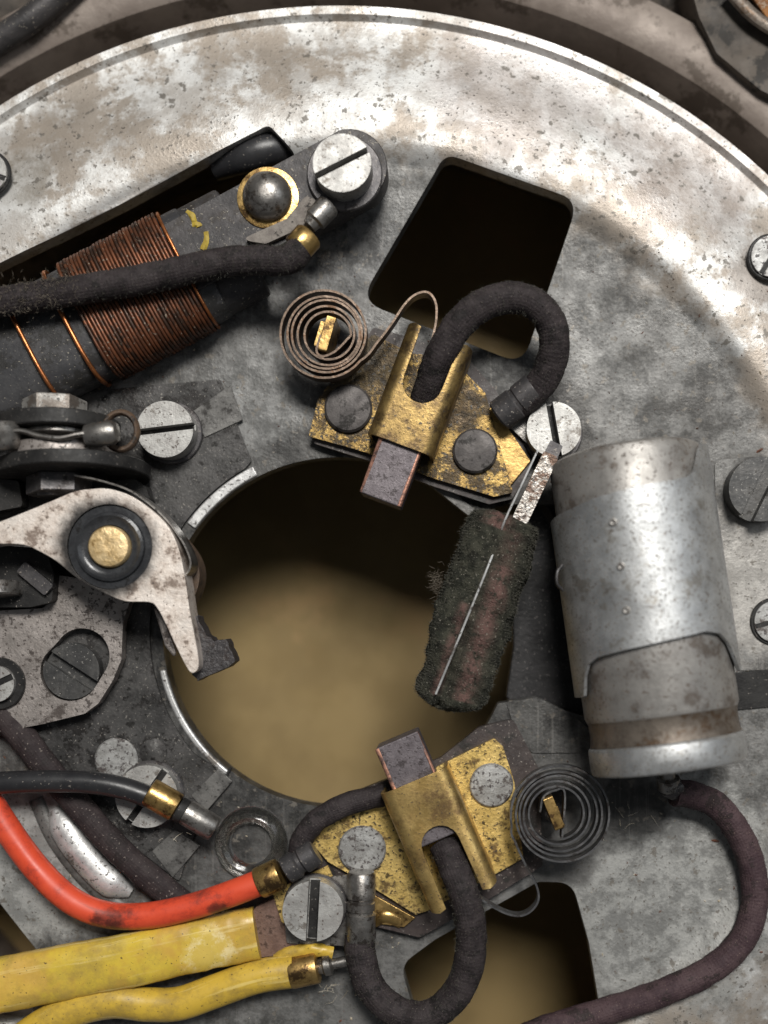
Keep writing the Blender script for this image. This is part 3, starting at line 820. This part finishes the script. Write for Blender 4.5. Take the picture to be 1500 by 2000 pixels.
# ------------------------------------------------------------------ felt wick with its clip
t = thing('felt_wick', 'fuzzy dark felt lubricating wick hanging over the centre hole', 'felt wick', *q(930, 1200, 40), 20)
ctl = [q3(990, 1004, 82), q3(975, 1050, 86), q3(950, 1130, 90), q3(925, 1210, 90), q3(900, 1290, 88), q3(882, 1350, 84), q3(874, 1388, 80)]
P = cr(ctl, 14)
bm = bmesh.new()
m_ = len(P); nn = 56
rings = []
tints = []
hair_pts = []
for i, pt in enumerate(P):
    f = i / (m_ - 1)
    T = V(*P[min(i + 1, m_ - 1)]) - V(*P[max(i - 1, 0)]); T.normalize()
    Nn = T.cross(Vector((0, 0, 1))).normalized(); U = Nn.cross(T)
    if U.z < 0: U = -U
    def cap(z_): return math.sqrt(max(.0025, 1 - (1 - min(1, max(0, z_))) ** 2))
    endk = min(cap(f / .09), cap((1 - f) / .2))
    hw = (60 + 12 * math.sin(f * 3.3)) * endk; hh = 46 * endk
    ring = []
    for k in range(nn):
        a_ = 2 * math.pi * k / nn
        cx_, cz_ = math.cos(a_), math.sin(a_)
        x = math.copysign(abs(cx_) ** .7, cx_) * hw; z = math.copysign(abs(cz_) ** .7, cz_) * hh
        slit = math.exp(-((x - 2 - 17 * f) / 5) ** 2) if z > 0 else 0
        z -= slit * 24 * (1 if f < .96 else 0)
        p = V(*pt) + Nn * x + U * z
        nrm = (Nn * cx_ + U * cz_)
        p += nrm * (noise.noise(p * .022) * 12 + noise.noise(p * .07) * 6 + noise.noise(p * .25) * 2.5)
        ring.append(bm.verts.new(p))
        # Nn points to image left or right; pink strip on either side of the slit
        tt = 0
        if z > 0:
            side = 1.0 if .12 < f < .86 else 0
            if f < .14: tt = math.exp(-((x - 12) / 20) ** 2) * .95
            tt = max(tt, side * math.exp(-((x + 24) / 15) ** 2) * (.85 if f > .28 else .3), side * math.exp(-((x - 17 - 17 * f) / 7) ** 2) * (.75 if f > .45 else 0))
        tints.append(tt)
        if z > -10 and random.random() < .75: hair_pts.append((p.copy(), nrm.copy()))
        if abs(cx_) > .7: hair_pts.append((p.copy(), nrm.copy()))
    rings.append(ring)
for a, b in zip(rings, rings[1:]):
    for k in range(nn): bm.faces.new([a[k], a[(k + 1) % nn], b[(k + 1) % nn], b[k]])
bm.faces.new(rings[0]); bm.faces.new(rings[-1])
fb = add('felt_body', bm, M['felt'], t, smooth=180)
at = fb.data.attributes.new('tint', 'FLOAT', 'POINT')
at.data.foreach_set('value', tints)
hb = add('felt_fuzz', hairs(hair_pts, 2, 7, .45), M['felt_hair'], t); hb['kind'] = 'stuff'
tuft = [(V(*q3(856 + random.gauss(0, 8), 1135 + random.gauss(0, 14), 84)), Vector((-1, -.1, 0))) for _ in range(90)]
hb = add('loose_fibres', hairs(tuft, 6, 20, .5), M['lint'], t); hb['kind'] = 'stuff'
wire = sweep(cr([q3(1050, 880, 118), q3(1022, 940, 124), q3(988, 1012, 128), q3(974, 1050, 112), q3(954, 1104, 132), q3(905, 1225, 139), q3(851, 1356, 133)], 10), 2.1, n=8)
add('retaining_wire', wire, M['bright_alloy'], t)
X, Y = q(1046, 952, 128)
add('clip_bar', obox(X, Y, 136, 30, 84, 128, 115.5, 5), M['rusty_chrome'], t, bevel=3)
add('clip_foot', obox(*q(1070, 900, 40), 60, 26, 8, 90, 115.5, 4), M['dark_steel'], t, bevel=3)

# ------------------------------------------------------------------ condenser
A0 = Vector((*q(1218, 884, 104), 106)); A1 = Vector((*q(1307, 1498, 146), 146))
dv = A1 - A0; Lc = dv.length
t = thing('condenser', 'cylindrical metal condenser clamped by a bright aluminium sleeve', 'condenser', (A0.x + A1.x) / 2, (A0.y + A1.y) / 2, 0)
RC = 141
prof = [(0, 0), (RC - 40, 0), (RC - 14, 3), (RC - 4, 9), (RC, 20), (RC, Lc - 106), (RC - 3, Lc - 98)]
can = add('can', lathe(prof, tuple(A0), tuple(dv), 96, caps=False), M['can_body'], t)
add('groove', lathe([(RC - 3, Lc - 98), (RC - 5, Lc - 94), (RC - 6, Lc - 72), (RC - 4, Lc - 56), (RC - 3, Lc - 52)], tuple(A0), tuple(dv), 96, caps=False), M['can_groove'], can)
add('crimped_lip', lathe([(RC - 4, Lc - 52), (RC, Lc - 49), (RC + 1.5, Lc - 44), (RC + 1.5, Lc - 8), (RC - 1, Lc - 2), (RC - 6, Lc), (RC - 12, Lc - 3), (0, Lc - 3)], tuple(A0), tuple(dv), 96, caps=False), M['can_sleeve'], t)
dn = dv.normalized(); e1 = Vector((dn.y, -dn.x, 0)).normalized(); e1 = e1 if e1.x > 0 else -e1     # to image right
RS = RC + 6
def smap(s, tt):
    th = s / RS
    x, z = RS * math.sin(th), RS * math.cos(th)
    p = A0 + dn * tt + e1 * x
    return (p.x, p.y, p.z + z)
def sl_h(fr): return fr * Lc
sR = RS * R(97)
# positions along the can measured from the photograph
top_l, top_m = 92, 74
loop = [(-sR, top_l + 22), (-RS * .9, top_l + 6), (-RS * .5, top_l - 6), (0, top_m + 4), (RS * .35, top_m + 2), (RS * .58, top_m - 2), (RS * .72, top_m - 12), (RS * .82, top_m - 34), (RS * .88, 24), (RS * 1.0, 12), (sR, 10),
        (sR, 420), (RS * 1.16, 426), (RS * 1.02, 398), (RS * .9, 372), (RS * .74, 352), (RS * .5, 344), (0, 350), (-RS * .5, 358), (-RS * .85, 366), (-RS * 1.02, 378), (-RS * 1.12, 400), (-RS * 1.2, 436), (-sR, 440)]
loop = rpoly(loop, 8, 3)
lnz = [[(k * sR / 24, -5), (k * sR / 24, 520)] for k in range(-24, 25)]
slv = add('clamp_sleeve', bent([loop], smap, lnz), M['can_sleeve'], t, solid=6, bevel=1.2, off=1, smooth=60)
for (u, v) in ((1200, 1008), (1214, 1095), (1224, 1181)):
    P0 = Vector((*q(u, v, 262), 262))
    tt = (P0 - A0).dot(dn); s_ = math.asin(max(-1, min(1, (P0 - A0).dot(e1) / RS))) * RS
    c3 = Vector(smap(s_, tt)); nr = (c3 - (A0 + dn * tt)).normalized()
    c3 = c3 + nr * 7.2
    add('punch_dot', lathe([(7.5, -1), (7, 1.6), (5, 2.4), (3.4, .8), (0, .2)], tuple(c3), tuple(nr), 20), M['can_body'], slv)
add('spring_clip', sweep(cr([q3(1096, 1105, 190), q3(1088, 1118, 196), q3(1088, 1140, 196), q3(1098, 1152, 190)], 6), 3, 7, n=10), M['dark_steel'], t)
# clamp foot to the right
X, Y, Z = A1.x + dn.x * 6, A1.y + dn.y * 6, 60
add('terminal_stud', lathe([(14, -6), (14, 22), (22, 24), (22, 44), (16, 50), (0, 52)], (X + 4, Y, 100), (dn.x, dn.y, -.35), 16), M['steel'], t)

t = thing('condenser_lead', 'plum-brown braided lead looping from the condenser terminal', 'cable', *q(1470, 1750, 30), 0)
P = cr([q3(1316, 1548, 74), q3(1352, 1552, 62), q3(1398, 1572, 46), q3(1440, 1622, 36), q3(1468, 1690, 32), q3(1474, 1762, 32), q3(1452, 1832, 32), q3(1394, 1890, 32), q3(1300, 1936, 32), q3(1180, 1976, 32), q3(1060, 2012, 34), q3(960, 2060, 34)], 12)
sl = add('sleeve', sweep(P, 26, n=22, jit=1.8), M['braid_plum'], t)
o = add('sleeve_fuzz', fuzz(P, 26, 1400, 2, 6), M['braid_plum'], sl); o['kind'] = 'stuff'
o = add('solder_blob', sweep(cr([q3(1306, 1522, 82), q3(1314, 1540, 80), q3(1322, 1556, 72)], 6), 22, 20, n=14, jit=8, rf=lambda t: .6 + .5 * math.sin(math.pi * t)), M['dark_steel'], t)

# ------------------------------------------------------------------ contact breaker
t = thing('breaker_plate', 'speckled grey breaker base plate with an oblong screw slot', 'plate', *q(140, 1300, 40), 10)
out = [(-60, 1440), (80, 1415), (165, 1394), (192, 1374), (220, 1330), (237, 1288), (240, 1215), (262, 1150), (108, 1122), (106, 1172), (82, 1188), (-60, 1196)]
ob = circ(*q(160, 1281, 46), 53, 20, 212, 392) + circ(*q(137, 1311, 46), 57, 20, 32, 212)
add('plate_body', slab([rpoly(qp(out, 46), 12), ob], 16, 46), M['breaker_plate'], t, bevel=3)
add('slot_floor', slab([circ(*q(148, 1296, 30), 82, 32)], 12, 20), M['dark_plate'], t)
screw('adjusting_screw', 'dark slotted screw in the oblong slot of the breaker plate', 139, 1311, 19, 30, 54, 22, 33, M['screw_dark'], group='dark adjusting screws')
screw('adjusting_screw', 'dark collared screw cut by the frame on the breaker plate', -8, 1336, 40, 26, 34, 12, -25, M['screw_bright'], 50, 14, 'black_oil', group='dark adjusting screws')
t = thing('contact_block', 'dark oily fixed contact block below the breaker arm', 'contact block', *q(30, 1130, 40), 20)
add('block', slab([rpoly(qp([(-60, 1060), (92, 1072), (108, 1120), (104, 1176), (60, 1186), (-60, 1186)], 70), 12)], 30, 78), M['black_oil'], t, bevel=6)
add('contact_disc', lathe([(48, 0), (50, 3), (50, 24), (47, 27), (0, 27)], q3(-12, 1140, 86), (.1, 1, .12), 32), M['steel'], t)
add('contact_stem', obox(*q(70, 1130, 84), 70, 26, 70, 90, 40, 5), M['dark_steel'], t, bevel=4)

t = thing('contact_breaker', 'pale pitted breaker arm with brass pivot pin and fibre heel', 'contact breaker', *q(215, 1070, 100), 60)
arm = [(-60, 1040), (0, 1019), (51, 999), (102, 978), (146, 960), (180, 955), (214, 955), (258, 970), (306, 1005), (334, 1038), (351, 1080), (361, 1128), (371, 1196), (388, 1290), (380, 1313), (368, 1308), (347, 1268), (326, 1223), (309, 1190), (292, 1176), (245, 1174), (204, 1158), (153, 1131), (112, 1097), (78, 1077), (46, 1064), (0, 1062), (-60, 1066)]
rcs = circ(*q(214, 1068, 168), 77, 40)
add('arm_body', slab([cr2(qp(arm, 168), 4), rcs], 104, 168), M['arm_alloy'], t, bevel=12, seg=4)
px, py = q(214, 1068, 168)
add('bush', lathe([(78, 112), (78, 160), (76, 163), (64, 164), (62, 170), (57, 172), (52, 168), (46, 166), (40, 166), (40, 150)], (px, py, 0), n=64, caps=False), M['bush'], t)
add('pivot_pin', lathe([(38, 120), (38, 172), (35, 176), (24, 178.5), (10, 177), (0, 178)], (px, py, 0), n=40), M['brass_pin'], t)
add('pivot_post', lathe([(60, 8), (60, 115), (40, 118)], (px, py, 0), n=40), M['dark_steel'], t)
heel = qp([(366, 1196), (384, 1206), (402, 1240), (420, 1252), (442, 1250), (450, 1270), (459, 1292), (440, 1308), (386, 1330), (376, 1316), (362, 1240)], 130)
hj = []
for i in range(len(heel)):
    a_, b_ = heel[i], heel[(i + 1) % len(heel)]
    for k in range(4):
        hj.append((a_[0] + (b_[0] - a_[0]) * k / 4 + random.uniform(-2, 2), a_[1] + (b_[1] - a_[1]) * k / 4 + random.uniform(-2, 2)))
hl = add('fibre_heel', slab([hj], 78, 128), M['fibre_heel'], t, bevel=2)
for k in range(4):
    f = k / 3
    add('heel_layer', obox(*q(398 + 34 * f, 1288 - 12 * f, 129), 44, 5, 124, 130, 100 - 8 * f), M['fibre_heel'], hl, bevel=1)
add('leg_flange', slab([qp([(300, 1186), (318, 1196), (346, 1276), (340, 1284), (322, 1262)], 112)], 66, 116), M['breaker_plate'], t, bevel=5)
P = cr([(*q(u, v, 140), 0) for u, v in ((150, 930), (200, 940), (262, 962), (318, 1005), (356, 1052), (374, 1090), (374, 1112), (360, 1130))], 10)
add('leaf_spring', ribbon([(v[0], v[1]) for v in P], 100, 156, 3.2), M['steel'], t)
P = cr([(*q(u, v, 80), 0) for u, v in ((330, 1030), (372, 1080), (386, 1120), (378, 1160), (358, 1190))], 8)
add('heel_rivet', ribbon([(v[0], v[1]) for v in P], 30, 92, 12), M['fibre_brown'], t)

# terminal stack
def disc(name, parent, u, v, h, rad, th, m, tilt=.10, hexn=0, yaw=.03):
    X, Y = q(u, v, h + rad)
    return add(name, lathe([(rad - 2, 0), (rad, 2), (rad, th - 2), (rad - 2, th)], (X, Y, h), (yaw, 1, tilt), hexn or 56), m, parent, bevel=2 if hexn else 0, smooth=30)
t = thing('contact_terminal', 'stack of nuts and washers of the breaker terminal below the coil', 'terminal', *q(90, 870, 110), 20)
disc('nut', t, 86, 770, 116, 58, 40, M['plate_pad'], hexn=6)
disc('insulating_washer', t, 74, 806, 92, 112, 28, M['black_oil'])
disc('washer', t, 88, 838, 112, 72, 10, M['steel'])
disc('steel_washer', t, 88, 864, 96, 98, 28, M['breaker_plate'])
disc('insulating_washer', t, 96, 890, 70, 140, 26, M['black_oil'])
disc('nut', t, 95, 924, 92, 60, 36, M['dark_steel'], hexn=6)
add('stud', lathe([(22, 0), (22, 170)], (*q(88, 790, 110), 110), (.04, 1, .0), 20), M['dark_steel'], t)
P = cr([q3(0, 852, 190), q3(40, 842, 192), q3(80, 852, 194), q3(120, 856, 194), q3(160, 848, 190), q3(190, 848, 186)], 8)
add('lead_strap', sweep(P, 5, 12, n=10), M['steel'], t)
add('strap_barrel', lathe([(18, 0), (26, 4), (31, 14), (31, 44), (24, 52), (0, 54)], q3(8, 880, 180), (0, -1, .15), 28), M['steel'], t)
add('strap_barrel', lathe([(14, 0), (20, 4), (22, 20), (22, 52), (17, 60), (0, 62)], q3(166, 852, 180), (1, -.12, .1), 24), M['steel'], t)
X, Y = q(236, 842, 150)
ringp = [(X + 30 * math.cos(a), Y + 34 * math.sin(a), 150) for a in [2 * math.pi * k / 32 for k in range(32)]]
add('fibre_ring', sweep(ringp, 6, 10, n=10, closed=True), M['fibre_brown'], t)
add('bracket', slab([rpoly(qp([(-60, 905), (140, 900), (240, 920), (285, 950), (296, 985), (200, 1010), (-60, 1040)], 50), 14)], 14, 52), M['black_oil'], t, bevel=4)
add('bracket_wall', slab([rpoly(qp([(-60, 930), (40, 940), (48, 990), (-60, 1010)], 80), 8)], 40, 90), M['black_oil'], t, bevel=4)

# ------------------------------------------------------------------ wires at the lower left
def crimp(name, a, b, r, L, m, parent):
    d = tuple(b[i] - a[i] for i in range(3))
    return add(name, lathe([(r - 5, 0), (r - 1, 1.5), (r, 5), (r, L - 5), (r - 1, L - 1.5), (r - 5, L)], a, d, 30), m, parent)
t = thing('black_wire', 'smooth black insulated wire with brass crimp and steel end', 'wire', *q(100, 1525, 60), 40)
P = cr([q3(-120, 1540, 78), q3(-20, 1530, 82), q3(80, 1526, 86), q3(170, 1528, 86), q3(235, 1538, 84), q3(296, 1558, 80)], 12)
add('insulation', sweep(P, 21, n=24), M['black_plastic'], t)
a, b = q3(290, 1546, 80), q3(420, 1620, 70)
add('inner_ring', lathe([(18, 0), (19, 62), (24, 64), (24, 78), (18, 80)], a, tuple(b[i] - a[i] for i in range(3)), 26), M['black_oil'], t)
crimp('brass_crimp', a, b, 28, 62, M['brass_clean'], t)
a2 = q3(360, 1584, 74)
add('steel_end', lathe([(20, 0), (24, 3), (25, 10), (25, 64), (22, 68), (12, 68), (12, 50)], a2, tuple(b[i] - a2[i] for i in range(3)), 28), M['steel'], t)

t = thing('cloth_strap', 'dark brown cloth-covered cable running under the black and red wires', 'cable', *q(200, 1620, 25), 0)
P = cr([q3(-20, 1370, 30), q3(44, 1440, 32), q3(90, 1500, 34), q3(142, 1560, 34), q3(212, 1640, 34), q3(268, 1694, 34), q3(346, 1758, 34), q3(420, 1820, 30)], 12)
add('sleeve', sweep(P, 27, 20, n=20, jit=1.5), M['strap_cloth'], t)

t = thing('red_wire', 'red plastic wire bending up to a brass crimp', 'wire', *q(200, 1780, 40), 20)
P = cr([q3(-90, 1440, 66), q3(-40, 1530, 66), q3(10, 1612, 66), q3(70, 1694, 66), q3(135, 1756, 66), q3(205, 1786, 66), q3(290, 1788, 70), q3(380, 1769, 76), q3(455, 1744, 80), q3(512, 1722, 82)], 14)
add('insulation', sweep(P, 25, n=26), M['red_pvc'], t)
a, b = q3(504, 1726, 82), q3(560, 1700, 82)
crimp('brass_crimp', a, b, 30, 48, M['brass_clean'], t)
a, b = q3(556, 1702, 78), q3(616, 1664, 74)
add('steel_sleeve', lathe([(20, 0), (26, 3), (27, 26), (22, 30), (22, 36), (27, 40), (27, 66), (22, 70), (0, 70)], a, tuple(b[i] - a[i] for i in range(3)), 26), M['dark_steel'], t)

t = thing('insulating_sleeve', 'black sleeve arching over the lower edge of the centre hole', 'sleeve', *q(640, 1590, 40), 20)
P = cr([q3(584, 1672, 58), q3(592, 1636, 60), q3(622, 1600, 60), q3(680, 1570, 56), q3(752, 1552, 50)], 10)
add('tube', sweep(P, 22, n=18, jit=2), M['braid'], t)

t = thing('yellow_sleeve', 'wide flattened yellow plastic sleeve, the upper of the two yellow leads', 'sleeve', *q(250, 1880, 40), 10)
P = cr([q3(-120, 1946, 60), q3(0, 1924, 60), q3(120, 1900, 60), q3(240, 1878, 60), q3(360, 1850, 58), q3(450, 1832, 54), q3(502, 1822, 50)], 12)
prof = []
for k in range(36):
    a_ = 2 * math.pi * k / 36
    cx_, cz_ = math.cos(a_), math.sin(a_)
    prof.append((math.copysign(abs(cx_) ** .72, cx_), math.copysign(abs(cz_) ** .72, cz_)))
sv = add('tube', sweep(P, 53, 30, prof=prof, rf=lambda t: 1 - .06 * t, jit=1.5), M['yellow_tube'], t)
t2 = thing('copper_tab', 'brownish copper tab emerging from the wide yellow sleeve', 'tab', *q(545, 1820, 40), 24)
add('tab', slab([rpoly(qp([(480, 1796), (500, 1772), (544, 1752), (640, 1720), (680, 1720), (676, 1800), (572, 1862), (490, 1872)], 42), 4)], 26, 42), M['copper_tab'], t2, bevel=2)
add('brass_layer', slab([rpoly(qp([(532, 1742), (640, 1690), (660, 1730), (566, 1812), (550, 1800)], 46), 3)], 43, 47), M['brass'], t2, bevel=1.5)

t = thing('yellow_wire', 'thin wavy yellow wire, the lower of the two yellow leads', 'wire', *q(300, 1950, 40), 10)
P = cr([q3(-20, 2080, 52), q3(70, 2012, 54), q3(140, 1974, 56), q3(220, 1956, 56), q3(290, 1962, 54), q3(350, 1960, 54), q3(420, 1936, 56), q3(500, 1908, 56), q3(575, 1896, 54)], 12)
add('insulation', sweep(P, 32, 28, n=26), M['yellow_pvc'], t)
a, b = q3(566, 1900, 54), q3(640, 1884, 54)
crimp('brass_crimp', a, b, 31, 56, M['brass_clean'], t)
add('steel_end', lathe([(13, 0), (15, 14), (20, 18), (20, 30), (10, 34), (10, 66), (6, 70), (0, 70)], q3(616, 1890, 54), tuple(b[i] - a[i] for i in range(3)), 20), M['steel'], t)
add('clear_boot', sweep(cr([q3(540, 1874, 46), q3(570, 1862, 52), q3(610, 1856, 54), q3(650, 1862, 50)], 8), 13, 9, n=12, jit=3), M['yellow_pvc'], t)

t = thing('clear_washer', 'dirty transparent plastic ring on the plate near the red wire crimp', 'washer', *q(492, 1645, 15), 0)
add('ring', lathe([(40, 4), (40, 14), (44, 24), (52, 28), (62, 24), (70, 12), (71, 4), (40, 4)], (*q(490, 1648, 15), 0), n=56, caps=False), M['clear_ring'], t)

# ------------------------------------------------------------------ beyond the housing
t = thing('dark_cable', 'blurred dark cable crossing the corner beyond the housing ring', 'cable', *q(50, 40, -60), -90)
add('insulation', sweep(cr([q3(-120, 160, -70), q3(0, 78, -60), q3(70, 30, -56), q3(160, -50, -60)], 8), 26, n=16), M['iron'], t)
t = thing('rusty_bracket', 'blurred dark brown bracket with rusty pale edge in the corner', 'bracket', *q(1460, 40, -100), -150)
add('block', slab([rpoly(qp([(1366, 34), (1330, -90), (1700, -90), (1700, 280), (1486, 176), (1400, 104)], -60), 24)], -160, -60), M['housing_dark'], t, bevel=16)
add('pale_edge', sweep(cr([q3(1424, -20, -34), q3(1470, 30, -34), q3(1530, 70, -36)], 6), 14, 10, n=10), M['can_groove'], t)
add('rust_plate', slab([qp([(1450, -30), (1560, -30), (1560, 90), (1500, 40)], -36)], -44, -34), M['rust'], t, bevel=3)

# ------------------------------------------------------------------ loose specks and lint
def scatter(n, region, hz, smin, smax):
    bm = bmesh.new()
    k = 0
    while k < n:
        x, y = random.uniform(region[0], region[2]), random.uniform(region[1], region[3])
        r = math.hypot(x - CX, y - CY)
        if r < 375 or r > 1200: continue
        if any(inside(x, y, [w]) for w in (central, coil_win, rect_win, low_win, left_win)): continue
        s = random.uniform(smin, smax) * (1 if random.random() < .9 else 2)
        a = random.uniform(0, 6.28); st = random.uniform(.7, 3)
        hh = plate_h(x, y) + hz
        m_ = random.randint(5, 7)
        pts = [(x + math.cos(a) * s * st * math.cos(b) - math.sin(a) * s * math.sin(b), y + math.sin(a) * s * st * math.cos(b) + math.cos(a) * s * math.sin(b)) for b in [2 * math.pi * j / m_ + random.uniform(-.3, .3) for j in range(m_)]]
        base_ = [bm.verts.new(V(px_, py_, hh - 3)) for px_, py_ in pts]
        tp_ = bm.verts.new(V(x, y, hh + s * .7))
        for j in range(m_): bm.faces.new([base_[j], base_[(j + 1) % m_], tp_])
        k += 1
    return bm
tag(add('pale_grit', scatter(190, (0, 500, 1500, 2000), 2, .8, 2.3), M['fleck_pale']), 'pale grit and sawdust specks scattered over the dirty plate', 'grit', kind='stuff')
tag(add('rust_grit', scatter(260, (0, 450, 1500, 2000), 2, .8, 1.9), M['fleck_rust']), 'dark rusty specks scattered over the plate', 'grit', kind='stuff')
fib = []
for (u, v, h, n_, sp_) in ((330, 1634, 60, 4, 12), (630, 1930, 12, 14, 16), (1240, 1600, 6, 6, 20)):
    for _ in range(n_):
        X, Y = q(u + random.gauss(0, sp_), v + random.gauss(0, sp_ * .6), h)
        fib.append((V(X, Y, h + random.uniform(0, 6)), Vector((random.gauss(0, 1), random.gauss(0, 1), .1))))
tag(add('lint_fibres', hairs(fib, 10, 34, .5), M['fleck_pale']), 'fine pale lint fibres caught on edges around the plate', 'lint', kind='stuff')
